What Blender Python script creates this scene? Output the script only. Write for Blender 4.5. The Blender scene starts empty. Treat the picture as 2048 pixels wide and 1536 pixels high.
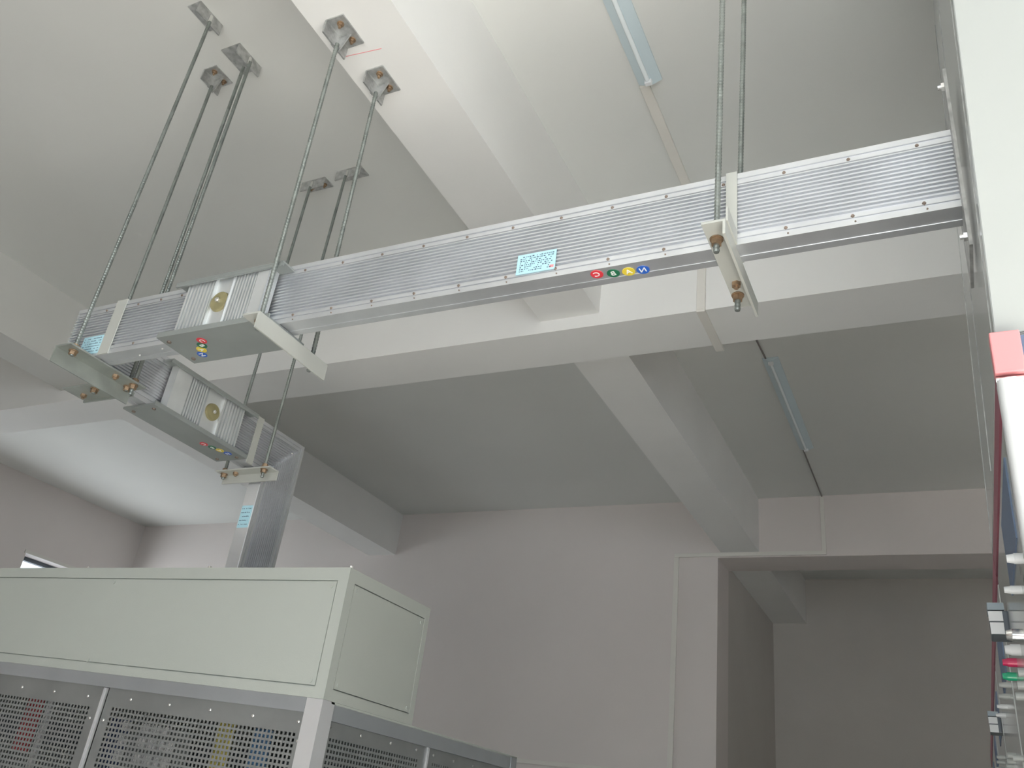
import bpy, bmesh, math, random
from mathutils import Vector, Matrix
random.seed(7)
sc = bpy.context.scene
C = sc.collection
EYE = 1.6                       # camera height above the floor; every z below is written relative to the eye
HC = 2.4                        # ceiling above the eye

# ------------------------------------------------------------------ camera, world, lights, exposure
R = [[0.8952985508040268, 0.4290682089520126, 0.11975381828953442],
     [-0.10423391176602739, 0.463142600412445, -0.8801330713711144],
     [-0.4331002153845724, 0.7754994543840189, 0.45937435679838134]]
cd = bpy.data.cameras.new('camera'); cam = bpy.data.objects.new('camera', cd); C.objects.link(cam)
cd.sensor_width = 36; cd.lens = 1722.88 / 2048 * 36; cd.clip_start = 0.02
rt, dn, fw = Vector(R[0]), Vector(R[1]), Vector(R[2])
m = Matrix((rt, -dn, -fw)).transposed().to_4x4(); m.translation = Vector((0, 0, EYE))
cam.matrix_world = m
sc.camera = cam
sc.view_settings.view_transform = 'Standard'; sc.view_settings.look = 'None'
sc.view_settings.gamma = 1; sc.view_settings.use_curve_mapping = False
sc.view_settings.exposure = 0.40

w = bpy.data.worlds.new('world'); sc.world = w; w.use_nodes = True
w.node_tree.nodes['Background'].inputs[0].default_value = (0.80, 0.90, 1.0, 1)
w.node_tree.nodes['Background'].inputs[1].default_value = 2.2

def area(name, loc, rot, sx, sy, power, col):
    l = bpy.data.lights.new(name, 'AREA'); l.shape = 'RECTANGLE'; l.size = sx; l.size_y = sy
    l.energy = power; l.color = col
    o = bpy.data.objects.new(name, l); C.objects.link(o); o.location = (loc[0], loc[1], loc[2] + EYE); o.rotation_euler = rot
    return o
PI = math.pi
DAY = (0.93, 0.98, 1.0)
# daylight through the windows of the wall behind the camera and the window beside the near bay
BACK_WINDOWS = [(-1.0, 2.5)]
for (a, b), pw in zip(BACK_WINDOWS, (26,)):
    area('daylight', ((a + b) / 2, -2.98, 0.4), (PI / 2, 0, 0), b - a, 2.2, pw, DAY)
area('daylight', (4.58, -0.8, 0.3), (0, PI / 2, 0), 1.8, 2.4, 14, DAY)
sl = bpy.data.lights.new('sun', 'SUN'); sl.energy = 54.0; sl.angle = math.radians(1.5); sl.color = (1.0, 0.96, 0.90)
so = bpy.data.objects.new('sun', sl); C.objects.link(so)
so.rotation_euler = Vector((0.12, 0.76, -0.62)).to_track_quat('-Z', 'Y').to_euler()   # falls through the windows behind the camera onto the floor
area('daylight', (-7.58, 5.42, 1.05), (0, -PI / 2 + .12, 0), 1.2, 0.9, 10, DAY)
area('daylight', (-7.58, 3.85, .75), (0, -PI / 2 + .12, 0), 1.2, 1.0, 13, DAY)  # added lamp at an unseen window, evens the light on the left ceiling

# ------------------------------------------------------------------ materials
def mat(name, col, rough=0.6, metal=0.0, nscale=0, namp=0.0, bump=0.0, bscale=60, spec=None, coat=0, stretch=None, col2=None):
    M = bpy.data.materials.new(name); M.use_nodes = True
    nt = M.node_tree; b = nt.nodes['Principled BSDF']
    b.inputs['Roughness'].default_value = rough; b.inputs['Metallic'].default_value = metal
    b.inputs['Base Color'].default_value = (*col, 1)
    if spec is not None: b.inputs['Specular IOR Level'].default_value = spec
    if coat: b.inputs['Coat Weight'].default_value = coat; b.inputs['Coat Roughness'].default_value = 0.12
    tc = nt.nodes.new('ShaderNodeTexCoord'); mp = nt.nodes.new('ShaderNodeMapping')
    nt.links.new(tc.outputs['Object'], mp.inputs[0])
    if stretch: mp.inputs['Scale'].default_value = stretch
    if nscale:
        n = nt.nodes.new('ShaderNodeTexNoise'); n.inputs['Scale'].default_value = nscale; n.inputs['Detail'].default_value = 5
        nt.links.new(mp.outputs[0], n.inputs['Vector'])
        r = nt.nodes.new('ShaderNodeValToRGB')
        r.color_ramp.elements[0].position = 0.35; r.color_ramp.elements[1].position = 0.65
        c2 = col2 if col2 else tuple(c * (1 - namp) for c in col)
        r.color_ramp.elements[0].color = (*c2, 1); r.color_ramp.elements[1].color = (*col, 1)
        nt.links.new(n.outputs['Fac'], r.inputs[0]); nt.links.new(r.outputs[0], b.inputs['Base Color'])
    if bump:
        n2 = nt.nodes.new('ShaderNodeTexNoise'); n2.inputs['Scale'].default_value = bscale; n2.inputs['Detail'].default_value = 3
        nt.links.new(mp.outputs[0], n2.inputs['Vector'])
        bp = nt.nodes.new('ShaderNodeBump'); bp.inputs['Strength'].default_value = bump; bp.inputs['Distance'].default_value = 0.002
        nt.links.new(n2.outputs['Fac'], bp.inputs['Height']); nt.links.new(bp.outputs[0], b.inputs['Normal'])
    return M
PASS = mat('shaded_passage_paint', (0.60, 0.575, 0.54), 0.85, nscale=1.1, namp=0.08, bump=0.25, bscale=25)  # wall paint darkened: the dim passage's shade is put into the colour
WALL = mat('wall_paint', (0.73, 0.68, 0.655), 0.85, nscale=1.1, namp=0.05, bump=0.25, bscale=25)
CEIL = mat('ceiling_paint', (0.71, 0.72, 0.695), 0.85, nscale=0.9, namp=0.05, bump=0.25, bscale=22)
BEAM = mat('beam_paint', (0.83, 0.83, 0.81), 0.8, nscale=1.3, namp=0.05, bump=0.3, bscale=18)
FLOOR = mat('floor_screed', (0.52, 0.51, 0.49), 0.5, nscale=2, namp=0.15)
TRUNK = mat('trunking_plastic', (0.74, 0.72, 0.67), 0.5, nscale=3, namp=0.04)
ALU = mat('aluminium', (0.70, 0.72, 0.75), 0.36, 0.72, nscale=9, namp=0.10)
ALUP = mat('aluminium_plate', (0.37, 0.40, 0.39), 0.5, 0.5, nscale=7, namp=0.10)
ALUL = mat('ribbed_cover_aluminium', (0.80, 0.83, 0.84), 0.42, 0.7, nscale=14, namp=0.08)
PAINTG = mat('grey_painted_steel', (0.52, 0.535, 0.50), 0.5, 0.15, nscale=6, namp=0.06)
ZINC = mat('dull_zinc_angle', (0.36, 0.39, 0.36), 0.5, 0.35, nscale=12, namp=0.2)
STEEL = mat('zinc_rod', (0.33, 0.36, 0.34), 0.45, 0.75, nscale=30, namp=0.25)
GALV = mat('weathered_galvanised_steel', (0.58, 0.59, 0.58), 0.42, 0.6, nscale=45, namp=0.35, bump=0.4, bscale=120)
RUST = mat('brassy_nut', (0.44, 0.31, 0.20), 0.45, 0.6, nscale=60, namp=0.4)
BRASS = mat('insulator_disc', (0.30, 0.27, 0.14), 0.65, 0.0, nscale=30, namp=0.2)
SCREW = mat('bright_screw', (0.85, 0.85, 0.83), 0.25, 0.9)
SLATE = mat('slate_plastic', (0.30, 0.36, 0.40), 0.4)
DARK = mat('dark_gap', (0.05, 0.05, 0.05), 0.8)
MARK = mat('dull_rivet', (0.30, 0.24, 0.20), 0.5, 0.5, nscale=50, namp=0.3)
STICK = mat('pale_blue_label', (0.48, 0.76, 0.86), 0.45, nscale=14, namp=0.05)
INK = mat('label_ink', (0.05, 0.09, 0.16), 0.6)
CBOX = mat('beige_grey_enamel', (0.46, 0.49, 0.455), 0.42, nscale=3, namp=0.03, bump=0.1, bscale=300)
CABW = mat('white_enamel', (0.44, 0.465, 0.45), 0.35, nscale=3, namp=0.02)
CABG = mat('glossy_grey_enamel', (0.56, 0.59, 0.58), 0.2, nscale=3, namp=0.03, coat=0.4)
MESHM = mat('perforated_steel', (0.42, 0.44, 0.44), 0.42, 0.7, nscale=8, namp=0.12)
RAIL = mat('aluminium_rail', (0.62, 0.66, 0.70), 0.35, 0.75, nscale=8, namp=0.06)
PALE = mat('bright_aluminium', (0.90, 0.91, 0.93), 0.30, 0.6)
REDT = mat('red_trim', (0.34, 0.10, 0.14), 0.45)
REDC = mat('pale_red_cap', (0.80, 0.30, 0.31), 0.45)
BLUE = mat('blue_label', (0.13, 0.19, 0.30), 0.45)
WHITEP = mat('white_plastic', (0.74, 0.76, 0.77), 0.3)
CHROME = mat('chrome', (0.8, 0.8, 0.8), 0.12, 1.0)
BLACKP = mat('dark_grey_plastic', (0.10, 0.12, 0.14), 0.4)
LAMPH = mat('lamp_housing', (0.58, 0.68, 0.72), 0.4, nscale=5, namp=0.04)
TUBE = mat('unlit_tube', (0.82, 0.88, 0.90), 0.2)
GREENP = mat('green_lens', (0.02, 0.42, 0.22), 0.25)
REDP = mat('red_lens', (0.62, 0.03, 0.12), 0.25)
def disc_mat(n, c): return mat(n, c, 0.4, nscale=20, namp=0.08)
DRED, DGRN, DYEL, DBLU = disc_mat('sticker_red', (0.72, 0.05, 0.07)), disc_mat('sticker_green', (0.02, 0.16, 0.08)), disc_mat('sticker_yellow', (0.78, 0.62, 0.06)), disc_mat('sticker_blue', (0.03, 0.13, 0.55))
LETTER = mat('sticker_letter', (0.85, 0.86, 0.85), 0.5)
COILY, COILB, COILR, COILW, COILG = mat('yellow_bar', (0.72, 0.62, 0.14), 0.5), mat('blue_bar', (0.12, 0.28, 0.52), 0.5), mat('red_bar', (0.55, 0.06, 0.07), 0.5), mat('white_insulator', (0.8, 0.8, 0.8), 0.4), mat('resin_coil', (0.20, 0.22, 0.22), 0.5, nscale=4, namp=0.2)
COILD = mat('dark_blue_bar', (0.05, 0.08, 0.18), 0.5)
GLASS = bpy.data.materials.new('window_glass'); GLASS.use_nodes = True
_g = GLASS.node_tree.nodes['Principled BSDF']; _g.inputs['Transmission Weight'].default_value = 1; _g.inputs['Roughness'].default_value = 0; _g.inputs['IOR'].default_value = 1.02

# ------------------------------------------------------------------ helpers
def tag(o, label=None, cat=None, group=None, kind=None):
    if label: o['label'] = label
    if cat: o['category'] = cat
    if group: o['group'] = group
    if kind: o['kind'] = kind
    return o
class MB:
    """collects shapes written in room coordinates (z relative to the eye) for one mesh"""
    def __init__(s): s.v = []; s.f = []
    def add(s, vs, fs):
        n = len(s.v); s.v += [tuple(v) for v in vs]; s.f += [tuple(i + n for i in f) for f in fs]; return s
    def hexa(s, p):   # 8 points: bottom 4 ccw, top 4
        return s.add(p, [(3, 2, 1, 0), (4, 5, 6, 7), (0, 1, 5, 4), (1, 2, 6, 5), (2, 3, 7, 6), (3, 0, 4, 7)])
    def box(s, x0, x1, y0, y1, z0, z1, fn=None):
        p = [(x0, y0, z0), (x1, y0, z0), (x1, y1, z0), (x0, y1, z0), (x0, y0, z1), (x1, y0, z1), (x1, y1, z1), (x0, y1, z1)]
        if fn: p = [fn(*q) for q in p]
        return s.hexa(p)
    def prism(s, poly, a, b, fn):    # poly 2D points, extruded from a to b through fn(u, v, t)
        n = len(poly)
        vs = [fn(u, v, a) for u, v in poly] + [fn(u, v, b) for u, v in poly]
        return s.add(vs, [tuple(range(n - 1, -1, -1)), tuple(range(n, 2 * n))] + [(i, (i + 1) % n, (i + 1) % n + n, i + n) for i in range(n)])
    def tube(s, a, b, r, n=12, r2=None, rings=None):
        a, b = Vector(a), Vector(b); d = (b - a); L = d.length; d.normalize()
        u = d.orthogonal().normalized(); v = d.cross(u)
        rs = rings if rings else [(0, r), (1, r if r2 is None else r2)]
        vs = []; k = len(rs)
        for t, rr in rs:
            for i in range(n):
                q = 2 * PI * i / n
                vs.append(a + d * (L * t) + (u * math.cos(q) + v * math.sin(q)) * rr)
        fs = [tuple(range(n - 1, -1, -1)), tuple(range((k - 1) * n, k * n))]
        for j in range(k - 1):
            for i in range(n):
                i2 = (i + 1) % n; fs.append((j * n + i, j * n + i2, (j + 1) * n + i2, (j + 1) * n + i))
        return s.add(vs, fs)
    def sphere(s, c, r, sx=1, sy=1, sz=1, n=12, m_=7):
        vs = [(c[0], c[1], c[2] + r * sz)]
        for j in range(1, m_):
            p = PI * j / m_
            for i in range(n):
                q = 2 * PI * i / n
                vs.append((c[0] + r * sx * math.sin(p) * math.cos(q), c[1] + r * sy * math.sin(p) * math.sin(q), c[2] + r * sz * math.cos(p)))
        vs.append((c[0], c[1], c[2] - r * sz)); e = len(vs) - 1
        fs = [(0, 1 + i, 1 + (i + 1) % n) for i in range(n)]
        for j in range(m_ - 2):
            for i in range(n):
                a = 1 + j * n + i; b = 1 + j * n + (i + 1) % n; fs.append((a, a + n, b + n, b))
        fs += [(e, 1 + (m_ - 2) * n + (i + 1) % n, 1 + (m_ - 2) * n + i) for i in range(n)]
        return s.add(vs, fs)
    def sweep(s, prof, path, N):
        """prof [(a, b)]: a in the plane across the path, b along N; mitred corners"""
        N = Vector(N); P = [Vector(p) for p in path]; n = len(prof); vs = []
        for i, p in enumerate(P):
            d1 = (P[i] - P[i - 1]).normalized() if i else (P[1] - P[0]).normalized()
            d2 = (P[i + 1] - P[i]).normalized() if i < len(P) - 1 else d1
            t = (d1 + d2).normalized(); side = N.cross(t).normalized(); k = 1 / max(0.2, side.dot(N.cross(d1).normalized()))
            vs += [p + side * (a * k) + N * b for a, b in prof]
        fs = [tuple(range(n)), tuple(range(len(P) * n - 1, (len(P) - 1) * n - 1, -1))]
        for j in range(len(P) - 1):
            for i in range(n):
                i2 = (i + 1) % n; fs.append((j * n + i, (j + 1) * n + i, (j + 1) * n + i2, j * n + i2))
        return s.add(vs, fs)
    def build(s, name, material, parent=None, base=None, bevel=0, smooth=False):
        b = Vector(base) if base is not None else (parent['_base_v'] if False else Vector(BASES.get(parent.name, (0, 0, 0))) if parent else Vector((0, 0, 0)))
        me = bpy.data.meshes.new(name)
        me.from_pydata([Vector(v) - b for v in s.v], [], s.f); me.materials.append(material)
        bm = bmesh.new(); bm.from_mesh(me); bmesh.ops.recalc_face_normals(bm, faces=bm.faces)
        bm.to_mesh(me); bm.free(); me.update()
        o = bpy.data.objects.new(name, me); C.objects.link(o)
        if smooth:
            for p in me.polygons: p.use_smooth = True
            me.set_sharp_from_angle(angle=math.radians(38))
        if bevel:
            md = o.modifiers.new('edge', 'BEVEL'); md.width = bevel; md.segments = 2; md.limit_method = 'ANGLE'; md.angle_limit = math.radians(50)
        if parent:
            o.parent = parent; BASES[o.name] = tuple(b)
        else:
            o.location = (b[0], b[1], b[2] + EYE); BASES[o.name] = tuple(b)
        return o
BASES = {}
def thing(name, base, label, cat, group=None, kind=None):
    o = bpy.data.objects.new(name, None); C.objects.link(o); o.empty_display_size = 0.05
    o.location = (base[0], base[1], base[2] + EYE); BASES[o.name] = tuple(base)
    return tag(o, label, cat, group, kind)
def struct(name, mb, material, label=None, cat='wall'):
    o = mb.build(name, material); return tag(o, label, None, None, 'structure')
def letter(ch, material, parent, center, right, up, size, depth=0.0004):
    cu = bpy.data.curves.new('letter', 'FONT'); cu.body = ch; cu.size = size; cu.align_x = 'CENTER'; cu.align_y = 'CENTER'; cu.extrude = depth; cu.offset = size * 0.012
    to = bpy.data.objects.new('letter', cu); C.objects.link(to)
    bpy.context.view_layer.update()
    me = bpy.data.meshes.new_from_object(to.evaluated_get(bpy.context.evaluated_depsgraph_get()))
    bpy.data.objects.remove(to)
    right = Vector(right).normalized(); up = Vector(up).normalized(); nn = right.cross(up)
    b = Vector(BASES[parent.name]); c = Vector(center) - b
    for v in me.vertices:
        q = v.co.copy(); v.co = c + right * q.x + up * q.y + nn * q.z
    me.materials.clear(); me.materials.append(material)
    o = bpy.data.objects.new('letter', me); C.objects.link(o); o.parent = parent; BASES[o.name] = tuple(b)
    return o

# ------------------------------------------------------------------ room shell
FW = 6.12                       # far wall
YN, XL, XR, FL = -3.0, -7.6, 4.6, -1.6
struct('floor', MB().box(XL - .2, XR + .2, YN - .2, 8.4, FL - .1, FL), FLOOR)
struct('ceiling', MB().box(XL - .2, XR + .2, YN - .2, 8.4, HC, HC + .15), CEIL)
fwm = MB()
fwm.box(XL - .2, -1.512, FW, FW + .33, FL, HC)
fwm.box(-1.512, XR, FW, FW + .33, 1.955, HC)
struct('wall_far', fwm, WALL)
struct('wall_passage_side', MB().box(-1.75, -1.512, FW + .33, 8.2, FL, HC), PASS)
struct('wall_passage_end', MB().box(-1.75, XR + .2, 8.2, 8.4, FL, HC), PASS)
def wall_with_holes(mb, u0, u1, z0, z1, holes, fn):
    us = sorted({u0, u1, *[h[0] for h in holes], *[h[1] for h in holes]})
    for a, b in zip(us[:-1], us[1:]):
        hs = [h for h in holes if h[0] <= a and h[1] >= b]
        if not hs: fn(mb, a, b, z0, z1); continue
        h = hs[0]; fn(mb, a, b, z0, h[2]); fn(mb, a, b, h[3], z1)
rw = MB(); wall_with_holes(rw, YN, 8.2, FL, HC, [(-2.0, .4, -.6, 1.2)], lambda m_, a, b, c, d: m_.box(XR, XR + .2, a, b, c, d))
struct('wall_right', rw, WALL)
bw = MB(); wall_with_holes(bw, XL - .2, XR + .2, FL, HC, [(a, b, -.7, 1.5) for a, b in BACK_WINDOWS], lambda m_, a, b, c, d: m_.box(a, b, YN - .2, YN, c, d))
struct('wall_back', bw, WALL)
lw = MB(); wall_with_holes(lw, YN, FW, FL, HC, [(3.3, 4.4, .15, 1.35), (4.95, 6.0, .35, 1.735)], lambda m_, a, b, c, d: m_.box(XL - .2, XL, a, b, c, d))  # the first opening belongs to the added, unseen window
struct('wall_left', lw, WALL)
# window in the left wall, its corner shows above the transformer housing
def window(name, x, y0, y1, z0, z1):
    f = MB(); t = .035
    f.box(x, x + .05, y0, y1, z0, z0 + t); f.box(x, x + .05, y0, y1, z1 - t, z1)
    f.box(x, x + .05, y0, y0 + t, z0, z1); f.box(x, x + .05, y1 - t, y1, z0, z1)
    f.box(x, x + .05, (y0 + y1) / 2 - .02, (y0 + y1) / 2 + .02, z0, z1)
    o = f.build(name, BLACKP, base=(x, (y0 + y1) / 2, z0)); tag(o, None, None, None, 'structure')
    MB().box(x + .02, x + .026, y0 + t, y1 - t, z0 + t, z1 - t).build('glass', GLASS, o)
    return o
window('window_1', -7.78, 4.95, 6.0, .35, 1.735)
window('added_window_2', -7.78, 3.3, 4.4, .15, 1.35)  # unseen window, added to spread light over the far left ceiling
lr = MB()
lr.box(-7.60, -7.585, 4.93, 6.02, 1.735, 1.765)
struct('trim_1', lr, TRUNK)
# ceiling beams
def beam(name, x0, x1, y0, y1, z0, m_=BEAM):
    return struct(name, MB().box(x0, x1, y0, y1, z0, HC), m_)
beam('ceiling_beam', XL, XR, 2.845, 3.12, 1.922)                       # cross beam
beam('ceiling_beam', -1.488, -1.217, YN, 2.845, 1.982)
beam('ceiling_beam', -1.488, -1.217, 3.12, FW, 1.99)
SHADEP = mat('shaded_beam_paint', (0.60, 0.60, 0.57), 0.85, nscale=1.0, namp=0.06)  # beam paint darkened: weaker light on the left is put into the colour
beam('ceiling_beam', -4.63, -4.345, YN, 2.845, 2.00, SHADEP)
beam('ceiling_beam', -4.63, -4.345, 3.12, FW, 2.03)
beam('ceiling_beam', -1.512, -1.217, FW + .33, 8.2, 1.99)

# red marking line snapped on the beam
p = MB()
p.box(-1.455, -1.335, 1.327, 1.329, 1.9812, 1.982, lambda x, y, z: (x, y + (x + 1.455) * .1, z))
tag(p.build('marking_line', REDC), 'thin faint red marking line drawn on the white ceiling beam between two brackets', 'marking')

# ------------------------------------------------------------------ trunking and conduit
def trunk(name, boxes, label, mt=TRUNK):
    mb = MB()
    for b in boxes: mb.box(*b)
    return tag(mb.build(name, mt, bevel=.002), label, 'cable trunking')
trunk('cable_trunking', [(-.812, -.775, 2.08, 2.833, 2.388, 2.3995), (-.797, -.762, 2.833, 2.8445, 1.921, 2.3995), (-.797, -.762, 2.833, 3.155, 1.909, 1.9215)],
      'pale flat cable trunking running from the near lamp over the cross beam')
CABLE = mat('grey_cable', (0.22, 0.20, 0.19), 0.6)
for a_, b_, lb in (((-.765, 5.275, 2.392), (-.77, 6.107, 2.392), 'thin dark cable on the ceiling between the far lamp and the far wall'), ((-.80, 3.122, 2.392), (-.765, 4.079, 2.392), 'thin dark cable on the ceiling between the cross beam and the far lamp')):
    tag(MB().tube(a_, b_, .005, 8).build('lamp_cable', CABLE), lb, 'cable')
trunk('cable_trunking', [(-.785, -.757, FW - .012, FW - .0005, 1.962, 2.398), (-1.835, -.757, FW - .014, FW - .0005, 1.962, 1.99), (-1.838, -1.800, FW - .014, FW - .0005, FL, 1.9615)],
      'pale cable trunking on the far wall, stepping over the doorway corner and down')
trunk('cable_trunking', [(-3.0, -1.838, FW - .012, FW - .0005, .455, .485)],
      'thin level cable trunking low on the far wall beside the mesh housing')

# ------------------------------------------------------------------ fluorescent battens
def lamp(y0, y1, xc, label):
    w_ = .042; zc = HC - .0008
    t = thing('fluorescent_lamp', (xc, (y0 + y1) / 2, HC), label, 'ceiling lamp', 'unlit fluorescent battens on the ceiling')
    prof = [(-w_, 0), (-w_, -.007), (-.010, -.020), (.010, -.020), (w_, -.007), (w_, 0)]
    MB().prism(prof, y0, y1, lambda u, v, s: (xc + u, s, zc + v)).build('housing', LAMPH, t)
    MB().tube((xc - .002, y0 + .03, zc - .024), (xc - .002, y1 - .03, zc - .024), .008, 14).build('lamp_tube', TUBE, t, smooth=True)
    for y in (y0 + .012, y1 - .028):
        MB().box(xc - .014, xc + .012, y, y + .018, zc - .036, zc - .016).build('lamp_holder', WHITEP, t, bevel=.003)
    MB().tube((xc + .002, y1, zc - .012), (xc + .002, y1 + .004, zc - .012), .006, 10).build('end_plug', BLACKP, t)
lamp(.875, 2.075, -.768, 'unlit blue grey fluorescent batten on the bright ceiling of the near bay')
lamp(4.085, 5.27, -.742, 'unlit blue grey fluorescent batten on the dark ceiling beyond the cross beam')

# ------------------------------------------------------------------ busbar trunking
H = .177; ZB = 1.0435
def duct_profile(half):
    out = []
    def side(sg):
        P = []
        z = 0
        P += [(half, 0), (half, .013), (half - .003, .0135), (half - .003, .0165), (half - .0005, .017), (half - .0005, .026)]
        z = .028; n = 13; pitch = (H - .056) / n
        for i in range(n):
            a = z + i * pitch
            P += [(half - .0065, a + .0005), (half - .0065, a + pitch * .55), (half - .0008, a + pitch * .62), (half - .0008, a + pitch * .92)]
        P += [(half - .0065, H - .0275), (half - .0005, H - .026), (half - .0005, H - .017), (half - .003, H - .0165), (half - .003, H - .0135), (half, H - .013), (half, H)]
        return P
    A = side(1)
    B = [(-a, b) for a, b in reversed(A)]
    # shallow groove along the underside and the top
    return A + [(half - .018, H), (half - .018, H - .0012), (-half + .018, H - .0012), (-half + .018, H)] + B + [(-half + .018, 0), (-half + .018, .0012), (half - .018, .0012), (half - .018, 0)]
PR = duct_profile(.0285)
CY = 1.3685                      # centre line of the run along x
CX = -2.2185                     # centre line of the run along y
XA = -1.60
def rivets(parent, pts, nrm=(0, -1, 0), n='screw', mt=MARK, r=.0042):
    for p_ in pts:
        a = Vector(p_); d = Vector(nrm)
        MB().tube(a - d * .001, a + d * .0022, r, 8, r2=r * .6).build(n, mt, parent)
def nameplate(parent, c, right, up, nrm, w_, h_, rows, name='nameplate', split=False):
    c, right, up, nrm = Vector(c), Vector(right), Vector(up), Vector(nrm)
    def q(u, v, t): return c + right * u + up * v + nrm * t
    o = MB().prism([(-w_ / 2, -h_ / 2), (w_ / 2, -h_ / 2), (w_ / 2, h_ / 2), (-w_ / 2, h_ / 2)], 0, .0012, q).build(name, STICK, parent)
    o['label'] = 'pale blue rating label with rows of small dark print'
    mk = MB()
    for i in range(rows):
        v = h_ * (.36 - .72 * i / max(1, rows - 1)); u = -w_ * .42
        while u < w_ * .40:
            L = random.choice([.02, .03, .045, .06]) * w_; hh = h_ * .022
            if random.random() < .78:
                mk.prism([(u, v - hh), (u + L * .8, v - hh), (u + L * .8, v + hh * random.choice([.6, 1, 1.6])), (u, v + hh)], .0012, .0015, q)
            u += L + w_ * .018
    k = mk.build('print', INK, o)
    return o
# straight run from the joint to the cabinet
t = thing('busbar_trunking', (-.7, CY, ZB), 'long ribbed aluminium busbar trunking crossing to the white cabinet', 'busbar trunking')
MB().sweep(PR, [(-1.50, CY, ZB), (.083, CY, ZB)], (0, 0, 1)).build('housing', ALU, t)
yf = CY - .0285
xs_t = [-1.39 + i * .118 for i in range(13)]
rivets(t, [(x, yf + .0004, ZB + .0205) for x in xs_t])
rivets(t, [(x + .004, yf + .0002, ZB + .0065) for x in xs_t], r=.0022)
rivets(t, [(x, yf + .0004, ZB + H - .0215) for x in xs_t])
nameplate(t, (-.729, yf - .0008, ZB + .045), (1, 0, 0), (0, 0, 1), (0, -1, 0), .092, .052, 8)
MB().box(-.708 + .012, -.708 + .022, yf - .0021, yf - .0012, ZB + .024, ZB + .031).build('stamp', REDC, t)
def phase_dots(parent, pts, z, right, up, r=.0135, rx=1.0):
    for (x, y), ch, mt_, nm in zip(pts, 'CBAN', (DRED, DGRN, DYEL, DBLU), ('red', 'green', 'yellow', 'blue')):
        d = MB().tube((x, y, z + .0006), (x, y, z - .0010), r, 22).build('phase_sticker', mt_, parent)
        d['label'] = nm + ' round phase sticker lettered ' + ch
        letter(ch, LETTER, d, (x, y, z - .0012), right, up, r * 1.45)
phase_dots(t, [(-.593, 1.357), (-.559, 1.363), (-.527, 1.366), (-.497, 1.368)], ZB, (-1, .1, 0), (-.1, -1, 0))
# flange plate where the run enters the cabinet
fl = MB().box(.083, .0885, 1.305, 1.435, .935, 1.338).build('end_flange', GALV, t)
for z in (.965, 1.31):
    for y in (1.322,):
        b = MB(); b.tube((.083, y, z), (.0775, y, z), .0085, 6); b.tube((.078, y, z), (.072, y, z), .0045, 8); b.build('flange_bolt', SCREW, fl)
# flat elbow: end of the x run turning away from the camera
t = thing('busbar_elbow', (CX, CY, ZB), 'ribbed aluminium busbar elbow turning the corner between the two joint covers', 'busbar elbow')
MB().sweep(PR, [(-1.74, CY, ZB), (CX, CY, ZB), (CX, 1.70, ZB)], (0, 0, 1)).build('housing', ALU, t)
rivets(t, [(x, yf + .0004, ZB + .0205) for x in (-1.84, -1.95)])
rivets(t, [(x, yf + .0004, ZB + H - .0215) for x in (-1.82, -1.90, -1.99, -2.12)])
rivets(t, [(x, y, ZB + .0002) for x, y in ((-1.85, 1.36), (-1.95, 1.372))], nrm=(0, 0, -1), mt=SCREW, r=.0035)
nameplate(t, (-2.125, yf - .0008, ZB + .038), (1, 0, 0), (0, 0, 1), (0, -1, 0), .085, .060, 6)
# vertical elbow and riser
pv = [(b, a) for a, b in PR]
t = thing('busbar_riser', (CX, 2.27, .62), 'ribbed aluminium busbar riser bending down into the beige housing', 'busbar riser')
HC2 = H / 2
# path in the plane x = CX ; a across in that plane, b along +x
prv = [(b - HC2, a) for a, b in PR]
MB().sweep(prv, [(CX, 1.97, ZB + HC2), (CX, 2.27, ZB + HC2), (CX, 2.27, .632)], (1, 0, 0)).build('housing', ALU, t)
xf = CX + .0285
rivets(t, [(xf, 2.30, ZB + H - .05), (xf, 2.10, ZB + H - .02)], nrm=(1, 0, 0), mt=SCREW, r=.004)
sheet = MB().box(CX - .029, CX + .027, 2.27 - HC2 - .0015, 2.27 - HC2 + .001, .632, 1.0)
o = sheet.build('edge_strip', PALE, t)  # lighter metal: the window's reflection is put into its colour
nameplate(t, (CX, 2.27 - HC2 - .0018, .876), (1, 0, 0), (0, 0, 1), (0, -1, 0), .050, .082, 5)

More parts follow.
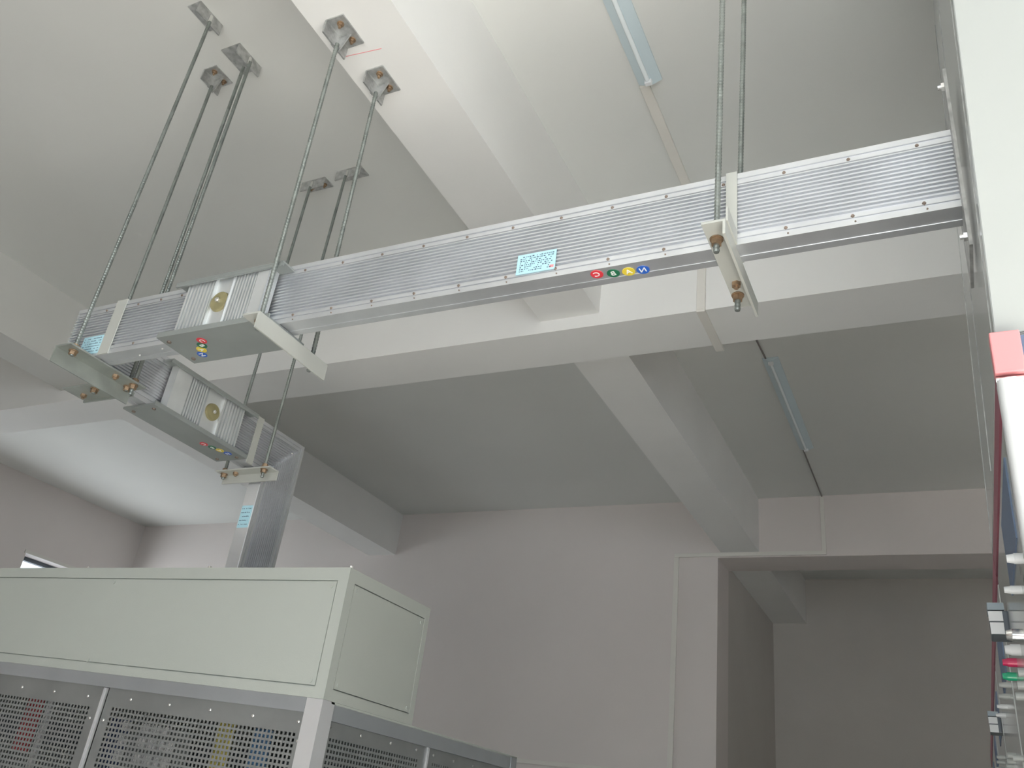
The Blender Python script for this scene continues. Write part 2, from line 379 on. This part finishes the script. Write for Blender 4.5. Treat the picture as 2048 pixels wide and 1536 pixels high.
# ------------------------------------------------------------------ joint covers
def joint(base, fn, zones, s0, s1, label, dots, disc_s, up, right, flat_side):
    """fn(s, t, z): s along the run, t outwards (+ towards the room side)"""
    t = thing('joint_cover', base, label, 'busbar joint cover', 'ribbed busbar joint covers')
    zb, zt = 1.042, 1.199
    for sg in (1, -1):
        mb = MB(); a = .055; prof = []
        for z0, z1, kind in zones:
            if kind == 'rib':
                n = 8; p_ = (z1 - z0) / n
                for i in range(n):
                    u = z0 + i * p_; prof += [(u, a + .009), (u + p_ * .5, a + .009), (u + p_ * .55, a + .0), (u + p_, a + .0)]
            elif kind == 'recess': prof += [(z0, a + .012), (z0 + .003, a + .012), (z0 + .0031, a + .004), (z1 - .0031, a + .004), (z1 - .003, a + .012), (z1, a + .012)]
            else: prof += [(z0, a + .012), (z1, a + .012)]
        prof = prof + [(zones[-1][1], .034), (zones[0][0], .034)]
        mb.prism(prof, zb, zt, lambda u, v, z: fn(u, v * sg, z))
        mb.build('side_plate', ALUL, t)
        c = Vector(fn(disc_s, sg * .060, 1.122)); n_ = (Vector(fn(disc_s, sg, 1.122)) - Vector(fn(disc_s, 0, 1.122))).normalized()
        d = MB(); d.tube(c - n_ * .001, c + n_ * .006, .030, 24, r2=.028); dd = d.build('insulator_disc', BRASS, t)
        if sg == 1:
            b = MB(); b.tube(c + n_ * .005, c + n_ * .013, .007, 6); b.tube(c + n_ * .012, c + n_ * .016, .004, 10); b.build('bolt', SCREW, dd)
    bot = MB(); bot.prism([(s0, .070), (s1, .070), (s1, -.070), (s0, -.070)], 1.0345, 1.042, lambda u, v, z: fn(u, v, z))
    bot.prism([(s0, .070), (s1, .070), (s1, .066), (s0, .066)], 1.042, 1.050, lambda u, v, z: fn(u, v, z))
    bp = bot.build('bottom_plate', ALUP, t)
    top = MB(); top.prism([(s0 + .01, .074), (s1, .074), (s1, .0685), (s0 + .01, .0685)], 1.190, 1.199, lambda u, v, z: fn(u, v, z))
    for sg in (1, -1): top.prism([(s0 + .01, .030 * sg), (s1, .030 * sg), (s1, .074 * sg), (s0 + .01, .074 * sg)], 1.1995, 1.2045, lambda u, v, z: fn(u, v, z))
    top.build('top_plate', ALUP, t)
    for s_ in (s0 + .022, s1 - .022):
        for q in (.045, -.045):
            a = Vector(fn(s_, q, 1.0345)); MB().tube(a, a - Vector((0, 0, .004)), .006, 6).build('screw', MARK, bp)
    phase_dots(t, dots, 1.0345, right, up, r=.014)
j1z = [(-1.755, -1.655, 'rib'), (-1.655, -1.590, 'recess'), (-1.590, -1.508, 'rib'), (-1.508, -1.470, 'flat')]
joint((-1.61, CY, 1.03), lambda s, t, z: (s, CY - t, z), j1z, -1.805, -1.425,
      'ribbed joint cover with olive disc on the upper run, beside the corner elbow', [(-1.685, 1.342), (-1.703, 1.362), (-1.722, 1.380), (-1.741, 1.402)], -1.622, (1, 0, 0), (0, 1, 0), 1)
j2z = [(1.665, 1.725, 'flat'), (1.725, 1.808, 'rib'), (1.808, 1.885, 'recess'), (1.885, 1.990, 'rib')]
joint((CX, 1.83, 1.03), lambda s, t, z: (CX + t, s, z), j2z, 1.62, 2.045,
      'ribbed joint cover with olive disc on the lower run, behind the slanted support angle', [(-2.215, 1.905), (-2.205, 1.935), (-2.195, 1.962), (-2.185, 1.99)], 1.850, (0, 1, 0), (-1, 0, 0), 1)

# ------------------------------------------------------------------ hangers
def thread_rings(L, r):
    n = int(L / .0045); out = []
    for i in range(n + 1): out.append((i / n, r if i % 2 else r * .86))
    return out
def rod(a, b, label, zplate, washer=True, nuts=True):
    a, b = Vector(a), Vector(b)
    t = thing('threaded_rod', tuple(b), label, 'threaded rod', 'threaded hanger rods')
    L = (a - b).length
    MB().tube(b, a, .006, 10, rings=thread_rings(L, .0063)).build('rod', STEEL, t, smooth=False)
    if zplate is not None:
        d = (a - b).normalized(); c = b + d * ((zplate - b.z) / d.z)
        for (z0, z1, r, n, nm) in ((-.0195, -.0085, .0105, 6, 'nut'), (-.0085, -.0058, .013, 16, 'washer'), (.0006, .003, .013, 16, 'washer'), (.003, .013, .0105, 6, 'nut')):
            MB().tube(c + d * z0, c + d * z1, r, n).build(nm, RUST, t)
    return t
ZP = 1.0425                     # top of the support plates
def rodlen(top, bot, ztop): return top
rods = [((-2.101, 1.286, 2.352), (-2.121, 1.293, 1.02), 'threaded rod through the front end of the slanted support under the corner elbow', ZP),
        ((-2.309, 1.517, 2.352), (-2.268, 1.492, 1.02), 'threaded rod dropping behind the elbow clamp strap, hidden lower end', ZP),
        ((-2.125, 1.487, 2.352), (-2.141, 1.506, 1.022), 'threaded rod of the close pair, thinner side nearer the ceiling lamp bracket pair', ZP),
        ((-2.083, 1.477, 2.352), (-2.112, 1.502, 1.005), 'threaded rod of the close pair with the longer lower end', ZP),
        ((-2.302, 2.116, 2.352), (-2.328, 2.132, 1.005), 'threaded rod on the far side of the support beside the riser', ZP - .0105),
        ((-2.106, 2.105, 2.352), (-2.129, 2.119, .995), 'threaded rod passing just in front of the riser elbow', ZP - .0105),
        ((-1.418, 1.250, 1.934), (-1.447, 1.297, 1.002), 'threaded rod from the beam bracket to the front of the upper joint cover', ZP - .0105),
        ((-1.412, 1.443, 1.934), (-1.446, 1.501, .998), 'threaded rod from the beam bracket passing behind the upper joint cover', ZP - .0105),
        ((-.318, 1.300, 2.352), (-.331, 1.303, 1.005), 'threaded rod in front of the long trunking, near the white cabinet', ZP),
        ((-.311, 1.500, 2.352), (-.335, 1.497, .998), 'threaded rod behind the long trunking, near the white cabinet', ZP)]
labels = ['threaded rod at the free end of the slanted support under the corner elbow',
          'threaded rod ending behind the corner elbow, standing alone between its neighbours',
          'threaded rod of the touching pair, the one on the side of the lone bolted bracket',
          'threaded rod of the touching pair, the one on the side of the beam',
          'threaded rod on the outer end of the short support beside the riser',
          'threaded rod crossing in front of the riser bend',
          'threaded rod from the upper beam bracket, crossing in front of the ribbed joint cover edge',
          'threaded rod from the lower beam bracket, passing behind the long trunking',
          'threaded rod in front of the long trunking near the white cabinet',
          'threaded rod behind the long trunking near the white cabinet']
for (a, b, _, zp), lb in zip(rods, labels): rod(a, b, lb, zp)

def drill(o, idx):
    cut = MB()
    for i in idx:
        a, b = Vector(rods[i][0]), Vector(rods[i][1]); d = (a - b).normalized(); cut.tube(b - d * .01, b + d * .12, .0078, 16)
    c = cut.build('cutter', DARK); md = o.modifiers.new('holes', 'BOOLEAN'); md.operation = 'DIFFERENCE'; md.object = c; md.solver = 'EXACT'
    while len(o.modifiers) > 1: o.modifiers.remove(o.modifiers[0])
    c.location = (0, 0, EYE); bpy.context.view_layer.update()
    me = bpy.data.meshes.new_from_object(o.evaluated_get(bpy.context.evaluated_depsgraph_get()))
    o.modifiers.clear(); o.data = me; bpy.data.objects.remove(c)
def angle(name, p0, p1, plate, z, label, w_=.045, h_=.042, th=.005, strap=None, mt=PAINTG, extra=None):
    """steel angle from p0 to p1 (xy of the corner line); the flat leg points along plate, the other hangs down"""
    p0, p1, pd = Vector((*p0, z)), Vector((*p1, z)), Vector((*plate, 0)).normalized()
    t = thing(name, tuple((p0 + p1) / 2), label, 'support angle', 'steel angles carrying the busbar')
    d = (p1 - p0).normalized(); L = (p1 - p0).length
    prof = [(0, 0), (w_, 0), (w_, -th), (th, -th), (th, -h_), (0, -h_)]
    MB().prism(prof, 0, L, lambda u, v, s: p0 + pd * u + Vector((0, 0, v)) + d * s).build('angle_bar', mt, t, bevel=.001)
    return t
def strap(parent, s0, s1, fn, back=True):
    mb = MB(); th = .003; a = .0287; zt = ZB + H + .0006
    mb.prism([(s0, a), (s1, a), (s1, a + th), (s0, a + th)], 1.044, zt + th, fn)
    mb.prism([(s0, a), (s1, a), (s1, -a), (s0, -a)], zt, zt + th, fn)
    mb.prism([(s0, -a), (s1, -a), (s1, -a - th), (s0, -a - th)], 1.044, zt + th, fn)
    mb.build('clamp_strap', PAINTG, parent)
def hexbolt(parent, c, up=1):
    mb = MB(); c = Vector(c); mb.tube(c, c - Vector((0, 0, .009)), .0095, 6); mb.tube(c - Vector((0, 0, .009)), c - Vector((0, 0, .014)), .005, 8)
    mb.build('bolt', RUST, parent)
fx = lambda s, t_, z: (s, CY - t_, z)
fy = lambda s, t_, z: (CX + t_, s, z)
a1 = angle('support_angle', (-2.160, 1.262), (-2.160, 1.532), (1, 0), ZP, 'slanted galvanised support angle under the corner elbow, holding a touching pair of rod ends', w_=.066, h_=.050, mt=ZINC)
strap(a1, -2.082, -2.040, fx); [hexbolt(a1, (-2.118, y, ZP - .005)) for y in (1.44,)]
a2 = angle('support_angle', (-2.385, 1.552), (-2.165, 1.552), (0, -1), ZP, 'greenish support angle hidden behind the slanted one, only its end showing', w_=.085, h_=.012, mt=ZINC)
hexbolt(a2, (-2.345, 1.515, ZP - .005))
a3 = angle('support_angle', (-2.350, 2.158), (-2.095, 2.158), (0, -1), ZP - .0105, 'short support angle directly in front of the riser', w_=.050, h_=.036)
strap(a3, 2.085, 2.115, fy); hexbolt(a3, (-2.27, 2.13, ZP - .0155)); 
a4 = angle('support_angle', (-1.418, 1.262), (-1.418, 1.535), (-1, 0), ZP - .0105, 'pale plain support angle slanting across the upper joint cover end', w_=.055, h_=.045)
a5 = angle('support_angle', (-.303, 1.255), (-.303, 1.545), (-1, 0), ZP, 'pale support angle with rusty nuts under the trunking near the white cabinet', w_=.045, h_=.034)
strap(a5, -.322, -.300, fx)
hexbolt(a5, (-.328, 1.455, ZP - .005))
for yy in (CY - .0287 - .003,):
    MB().box(-.303 - .001, -.300, 1.262, yy, 1.0425, 1.075).build('clamp_foot', PAINTG, a5)

for a_, idx in ((a1, (0, 2, 3)), (a2, (1,)), (a3, (4, 5)), (a4, (6, 7)), (a5, (8, 9))):
    drill(a_.children[0], idx)

# ceiling brackets: short angle offcuts with anchor bolts
def bracket(c, z, along, plate, label, L=.115, pw=.062, lh=.050, bolts=True, gusset=False, off=.0):
    al, pl = Vector((*along, 0)), Vector((*plate, 0)); c = Vector((c[0], c[1], z - .0008)); th = .005
    t = thing('ceiling_bracket', tuple(c), label, 'ceiling bracket', 'anchored steel brackets of the hanger rods')
    # leg plane sits just beside the rod
    o0 = c + pl * (.0072 + off)
    prof = [(0, 0), (pw, 0), (pw, -th), (th, -th), (th, -lh), (0, -lh)]
    mb = MB().prism(prof, -L / 2, L / 2, lambda u, v, s: o0 + pl * u + Vector((0, 0, v)) + al * s)
    bk = mb.build('angle_plate', GALV, t)
    w_ = MB().prism([(-.004, -.012), (.002, -.012), (.002, -.048), (-.004, -.048)], -.006, .006, lambda u, v, s: o0 + pl * u + Vector((0, 0, v)) + al * s)
    w_.build('weld', SCREW, t)
    if bolts:
        for q in (-L * .28, L * .28):
            a = o0 + pl * (pw * .6) + al * q - Vector((0, 0, th)); b = MB()
            b.tube(a, a - Vector((0, 0, .003)), .0105, 14); b.tube(a - Vector((0, 0, .003)), a - Vector((0, 0, .010)), .0075, 6); b.tube(a - Vector((0, 0, .010)), a - Vector((0, 0, .018)), .004, 8)
            b.build('anchor_bolt', RUST, t)
    if gusset:
        MB().prism([(th, -th), (.045, -th), (.012, -.070), (th, -.060)], .010, .014, lambda u, v, s: o0 + pl * u + Vector((0, 0, v)) + al * s).build('gusset', GALV, t)
bracket((-2.101, 1.286), HC, (0, 1), (-1, 0), 'plain plate bracket at the very top of the photo, on the grey ceiling', L=.11, bolts=False)
bracket((-2.309, 1.517), HC, (0, 1), (1, 0), 'small bracket with one clear bolt on the grey ceiling, holding a lone rod', L=.09, gusset=True, off=-.022)
bracket((-2.104, 1.482), HC, (0, 1), (-1, 0), 'double bracket on the grey ceiling from which two touching rods hang', L=.12, pw=.09, bolts=False, off=-.010)
bracket((-2.302, 2.116), HC, (1, 0), (0, 1), 'bracket on the grey ceiling with a rough dark end, partly behind a rod', L=.125)
bracket((-2.106, 2.105), HC, (1, 0), (0, 1), 'bracket on the grey ceiling crossed by the rod of the lower beam bracket', L=.125, bolts=False)
bracket((-1.418, 1.250), 1.982, (0, 1), (1, 0), 'galvanised bracket with two bolts on the white beam, the upper one', L=.105, gusset=True, off=-.022, lh=.05)
bracket((-1.412, 1.443), 1.982, (0, 1), (1, 0), 'galvanised bracket on the white beam, the lower one past the red line', L=.10, gusset=True, off=-.022, lh=.05)
bracket((-.318, 1.300), HC, (0, 1), (-1, 0), 'ceiling bracket above the front rod near the white cabinet', bolts=False)
bracket((-.311, 1.500), HC, (0, 1), (-1, 0), 'ceiling bracket above the rear rod near the white cabinet', bolts=False)

# ------------------------------------------------------------------ transformer housing (mesh enclosure with a box on top)
CO = Vector((-1.574, 2.007, 0)); ya = math.radians(2)
U = Vector((-math.cos(ya), -math.sin(ya), 0)); V = Vector((0, 1, 0)); WT, WB, KK = .631, .2625, .033
def E(u, v, w_):
    k = min(1, max(0, (WT - w_) / (WT - WB)))
    q = CO + U * u + V * v; return Vector((q.x, q.y, w_ + KK * max(0, u) * k if w_ > -1.2 else w_))
def ebox(mb, u0, u1, v0, v1, w0, w1): return mb.box(u0, u1, v0, v1, w0, w1, E)
LU = 2.45
t = thing('cable_entry_box', tuple(E(LU / 2, .23, WB)), 'long beige grey sheet metal box on top of the mesh housing', 'metal box')
b = MB()
g = .007
ebox(b, 0.008, LU, g, .46, WB, WT)
# front frame ring
ebox(b, 0, LU, 0, g, .5925, WT); ebox(b, 0, LU, 0, g, WB, .2925); ebox(b, 0, .036, 0, g, .2925, .5925); ebox(b, LU - .03, LU, 0, g, .2925, .5925)
# side frame ring
def sidebox(mb, v0, v1, w0, w1, d0, d1): return mb.box(d0, d1, v0, v1, w0, w1, E)
sidebox(b, g, .034, WB, WT, -.0, .0082); sidebox(b, .441, .466, WB, WT, 0, .0082); sidebox(b, .034, .441, .5925, WT, 0, .0085); sidebox(b, .034, .441, WB, .2925, 0, .0085)
b.build('box_body', CBOX, t)
p = ebox(MB(), .0395, LU - .034, .0008, g + .0004, .296, .589).build('front_panel', CBOX, t)
for u, w_ in ((.055, .575), (.055, .308), (.94, .300), (.94, .577)):
    a = E(u, .001, w_); MB().tube(a, a - Vector((0, .003, 0)), .006, 10).build('screw', CBOX, p)
p = MB().box(.0008, .0092, .0375, .4375, .296, .589, E).build('side_panel', CBOX, t)
for v, w_ in ((.053, .575), (.422, .575), (.053, .308), (.422, .308)):
    a = E(.001, v, w_); MB().tube(a, a + Vector((.003, 0, 0)), .006, 10).build('screw', CBOX, p)
for u, v in ((.004, .02), (.55, .02), (.02, .23), (.02, .44), (1.1, .02)):
    a = E(u + .01, v, WT); MB().tube(a, a + Vector((0, 0, .010)), .006, 8).build('stud', SCREW, t)

def perforated(mb, u0, u1, w0, w1, hu0, hu1, hw0, hw1, pitch, hole, fn):
    """sheet u0..u1 x w0..w1 with square holes inside hu/hw"""
    nu = int((hu1 - hu0) / pitch); nw = int((hw1 - hw0) / pitch); s = (pitch - hole)
    us = [u0]; 
    for i in range(nu): us += [hu0 + i * pitch, hu0 + i * pitch + hole]
    us.append(u1)
    ws = [w0]
    for j in range(nw): ws += [hw1 - (nw - j) * pitch, hw1 - (nw - j) * pitch + hole]
    ws.append(w1)
    vs = [fn(u, w_) for w_ in ws for u in us]; n = len(us); fs = []
    for j in range(len(ws) - 1):
        for i in range(n - 1):
            if i % 2 == 1 and j % 2 == 1: continue
            fs.append((j * n + i, j * n + i + 1, (j + 1) * n + i + 1, (j + 1) * n + i))
    mb.add(vs, fs)
t = thing('transformer_housing', tuple(E(LU / 2, .6, FL)), 'transformer housing of perforated steel sheets in aluminium rails, under the beige box', 'transformer housing')
DV = 1.20
b = MB()   # rails and posts
ebox(b, 0.056, LU - .051, 0, .03, .224, WB - .0004); b.build('rail', RAIL, t); b = MB(); ebox(b, 0.056, LU - .051, 0, .04, FL, FL + .06)
b.build('rail', RAIL, t)
MB().box(.0005, .03, 0.0555, DV, .214, WB - .002, E).build('rail', RAIL, t); MB().box(.0005, .03, 0.0555, DV, FL, FL + .06, E).build('rail', RAIL, t)
p0 = ebox(MB(), 0.0, .055, 0, .055, FL, WB - .0005).build('corner_post', PALE, t)
ebox(MB(), 0.0, .055, DV, DV + .05, FL, WB - .004).build('corner_post', RAIL, t)
ebox(MB(), LU - .05, LU, 0, .05, FL, WB - .0005).build('corner_post', RAIL, t)
ebox(MB(), LU - .05, LU, DV, DV + .05, FL, WB - .004).build('corner_post', RAIL, t)
ebox(MB(), .06, LU, DV + .03, DV + .05, FL, WB - .007).build('back_panel', CBOX, t)
ebox(MB(), LU - .02, LU - .005, .051, DV, FL, WB - .007).build('end_panel', CBOX, t)
ebox(MB(), 0, LU, .04, DV + .05, WB - .006, WB - .0003).build('top_panel', CBOX, t)
PT = .0145
def sheet(u0, u1, hu0, hu1, screws, htop=.175):
    mb = MB(); perforated(mb, u0, u1, FL + .06, .2245, hu0, hu1, FL + .15, htop, PT, .0082, lambda u, w_: E(u, .0095, w_))
    o = mb.build('perforated_sheet', MESHM, t)
    md = o.modifiers.new('thick', 'SOLIDIFY'); md.thickness = .0012
    k = 0
    for u, w_ in screws:
        a = E(u, .0098, w_); MB().sphere(a, .0055, 1, .5, 1, 8, 5).build('screw', SCREW, o, smooth=True)
vs_ = [.16, .0, -.16, -.32]
sheet(.055, .815, .075, .790, [(.075 + .16 * i, .198) for i in range(5)] + [(.064, .15), (.064, .0), (.802, .13), (.802, -.02)])
sheet(.840, 1.66, .876, 1.63, [(.90 + .155 * i, .192) for i in range(5)] + [(.862, .13), (.862, -.02)], .168)
sheet(1.69, 2.40, 1.72, 2.37, [(1.73 + .155 * i, .192) for i in range(4)], .168)
for uu in (.815, 1.662):
    mb = MB(); ebox(mb, uu + .007, uu + .012, .005, .0225, FL + .06, .2225); ebox(mb, uu + .016, uu + .021, .005, .0225, FL + .06, .2225); ebox(mb, uu + .007, uu + .021, .012, .0225, FL + .06, .2225)
    mb.build('divider', PALE, t)
def side_sheet(v0, v1, hv0, hv1, screws):
    mb = MB(); perforated(mb, v0, v1, FL + .06, .2135, hv0, hv1, FL + .15, .178, PT, .0082, lambda u, w_: E(.0095, u, w_))
    o = mb.build('perforated_sheet', MESHM, t); md = o.modifiers.new('thick', 'SOLIDIFY'); md.thickness = .0012
    for v, w_ in screws:
        a = E(.009, v, w_); MB().sphere(a, .0055, .5, 1, 1, 8, 5).build('screw', SCREW, o, smooth=True)
side_sheet(.055, .588, .075, .560, [(.068, .199), (.221, .198), (.38, .198), (.532, .198), (.062, .13)])
side_sheet(.612, 1.19, .64, 1.17, [(.64, .195), (.78, .193), (.92, .193), (1.06, .193)])
mb = MB(); mb.box(.005, .018, .595, .599, FL + .06, .2135, E); mb.box(.005, .018, .602, .606, FL + .06, .2135, E); mb.box(.012, .018, .595, .606, FL + .06, .2135, E); mb.build('divider', PALE, t)

# inside: the dry type transformer, seen only through the holes
t = thing('dry_transformer', tuple(E(LU / 2, .6, FL)), 'dry transformer with coloured phase bars, dimly seen inside the mesh housing', 'transformer')
for i, u in enumerate((.42, 1.02, 1.62)):
    a = E(u, .62, FL + .25); mb = MB(); mb.tube((a.x, a.y, a.z), (a.x, a.y, .02), .27, 28); mb.build('coil', COILG, t, smooth=True)
mb = MB(); ebox(mb, .15, 2.0, .50, .74, .03, .12); mb.build('core', BLACKP, t); mb = MB(); ebox(mb, .15, 2.0, .50, .74, FL + .08, FL + .24); mb.build('core', BLACKP, t)
mb = MB(); ebox(mb, .2, 1.95, .55, .69, FL, FL + .08); mb.build('base_frame', BLACKP, t)
def bar(u0, u1, w0, w1, mt_, nm='phase_bar', v=.10, lab=None, lean=0):
    o = MB().box(u0, u1, v, v + .012, w0, w1, lambda x, y, z: E(x + lean * (z - w0), y, z)).build(nm, mt_, t)
    if lab: o['label'] = lab
bar(.375, .435, -1.2, .180, COILY, lab='yellow phase bar'); bar(.235, .295, -1.2, .172, COILB, lab='blue phase bar')
bar(1.21, 1.275, -.0, .196, COILR, lab='red phase bar'); bar(1.165, 1.182, -.6, .18, COILW, 'insulator_post', lab='white post')
bar(.79, .87, -.2, .150, COILD, lab='dark blue bar')
for j in range(9):
    w1 = .140 - j * .042
    for (ua, ub) in ((.775, .80), (.69, .715), (.645, .668), (.575, .60), (.615, .632)):
        if ua < .6 and j == 0: continue
        bar(ua, ub, w1 - .028, w1, COILW, 'insulator_post', v=.085)
mb = MB(); ebox(mb, .54, .86, .115, .125, -1.2, .13); mb.build('terminal_board', COILG, t)
# a strut tying the bars to the coils
mb = MB()
for u in (.26, .40, 1.24): ebox(mb, u, u + .02, .112, .40, -.10, -.06)
mb.build('lead', COILG, t)

# ------------------------------------------------------------------ right hand row of switchgear cabinets
XC = .086; ZT = .667
ys = [1.15, 2.05, 2.95, 3.85, 4.70, 5.50]
cab_labels = ['white and grey switchgear cabinet with the red and white corner post',
              'switchgear cabinet behind the one with the white corner post',
              'switchgear cabinet in the middle of the receding grey row',
              'switchgear cabinet one before the end of the receding row',
              'switchgear cabinet at the far end of the receding row']
for i in range(5):
    y0, y1 = ys[i] + .0015, ys[i + 1] - .0015
    t = thing('switchgear_cabinet', (XC + .4, (y0 + y1) / 2, FL), cab_labels[i], 'electrical cabinet', 'switchgear cabinets in one row')
    b = MB(); b.box(XC + .02, XC + .85, y0, y1, FL, ZT); b.box(XC + .004, XC + .02, y0, y0 + .02, FL, ZT); b.box(XC + .004, XC + .02, y1 - .02, y1, FL, ZT); b.box(XC + .004, XC + .02, y0, y1, ZT - .075, ZT)
    b.build('carcass', CABG, t)
    MB().box(XC - .0005, XC + .004, y0 + .004, y1 - .004, ZT - .062, ZT - .014).build('red_header', REDT, t)['label'] = 'dark red header strip'
    # three compartment doors
    for k, (z0, z1) in enumerate(((.20, .595), (-.55, .195), (FL + .1, -.555))):
        d = MB().box(XC + .001, XC + .018, y0 + .022, y1 - .022, z0, z1).build('door', CABG, t, bevel=.003)
        if k == 0:
            # switch operating handle: a stepped block with two white plates
            hy = {0: 1.83, 2: 3.04, 4: 5.1}.get(i); zz = .43
            if hy:
                yy = hy
                h = MB(); h.box(.056, XC + .002, yy, yy + .06, zz, zz + .045); hb = h.build('switch_handle', BLACKP, d, bevel=.003)
                MB().box(.0545, XC - .008, yy - .002, yy + .001, zz + .025, zz + .043).build('white_plate', WHITEP, hb)
                MB().box(.0555, XC - .008, yy - .002, yy + .001, zz + .001, zz + .022).build('white_plate', WHITEP, hb)
                MB().box(.0545, XC - .004, yy + .002, yy + .055, zz + .0465, zz + .060).build('cover_plate', SLATE, hb)
            sets = {0: ((.355, .353, CHROME, .010), (.457, .354, WHITEP, .009), (.619, .368, REDP, .0075), (.700, .360, GREENP, .0075), (.066, .381, WHITEP, .007), (.229, .387, WHITEP, .006)),
                    1: ((.044, .390, CABW, .006), (.166, .389, CABW, .006), (.373, .402, WHITEP, .0055), (.55, .410, WHITEP, .0055)),
                    2: ((.158, .372, CABW, .006), (.245, .368, CABW, .006), (.42, .369, CABW, .006))}
            for (q, z, mt_, r) in sets.get(i, ()):
                y = q + ys[i]
                kk = MB(); kk.tube((XC + .001, y, z), (XC - .013, y, z), r, 14); kk.tube((XC - .013, y, z), (XC - .021, y, z), r * .9, 14, r2=r * .7)
                kk.build('indicator_lamp' if mt_ in (REDP, GREENP) else 'knob', mt_, d, smooth=True)
            for q, z in ((.278, .284), (.343, .279), (.438, .280), (.876, .243)) if i < 3 else ():
                y = q + y0
                MB().tube((XC + .001, y, z), (XC - .016, y, z), .006, 12).build('knob', CABW, d, smooth=True)
            MB().box(XC - .001, XC + .0012, y0 + .16, y0 + .45, .44, .56).build('nameplate', BLUE, d)
# corner post of the first cabinet: red cap, chrome clip, white rounded column
t1c = bpy.data.objects['switchgear_cabinet']
cp = MB(); prof = [(.079, 1.147), (.079, 1.128), (.083, 1.121), (.090, 1.118), (.099, 1.118), (.106, 1.122), (.109, 1.130), (.109, 1.147)]
cp.prism(prof, FL, .588, lambda u, v, z: (u, v, z)); o = cp.build('corner_column', WHITEP, t1c, smooth=True); o['label'] = 'white rounded corner column'
o = MB().box(.078, .1135, 1.125, 1.148, .5985, .6605).build('red_cap', REDC, t1c, bevel=.002); o['label'] = 'pale red square cap'
MB().tube((.0785, 1.134, .592), (.112, 1.134, .592), .005, 10).build('clip', CHROME, t1c, smooth=True)
MB().box(.1145, .120, 1.139, 1.1495, .20, .659).build('blue_strip', BLUE, t1c)['label'] = 'blue edge strip'
MB().box(.1205, .30, 1.136, 1.1495, FL + .1, .660).build('side_door', WHITEP, t1c)
# adapter box over the first cabinet
tilt = .027
def A(x, y, z): return (x + tilt * (z - ZT), y, z)
t = thing('adapter_box', (XC + .4, 1.6, ZT), 'bright white tall box above the cabinets that the trunking runs into', 'metal box')
b = MB(); b.box(XC, XC + .84, 1.15, 2.10, ZT + .001, 2.36, A); b.build('box_body', CABG, t, bevel=.002)
b = MB(); b.box(XC + .0015, XC + .84, 1.147, 1.1495, ZT + .002, 2.355, A); b.build('front_sheet', CABW, t)['label'] = 'white front sheet'
for y, z in ((1.2, 1.5), (1.7, 1.5), (2.06, 1.5)):
    MB().box(XC - .001, XC + .001, y, y + .002, .70, 2.3, A).build('seam', GALV, t)
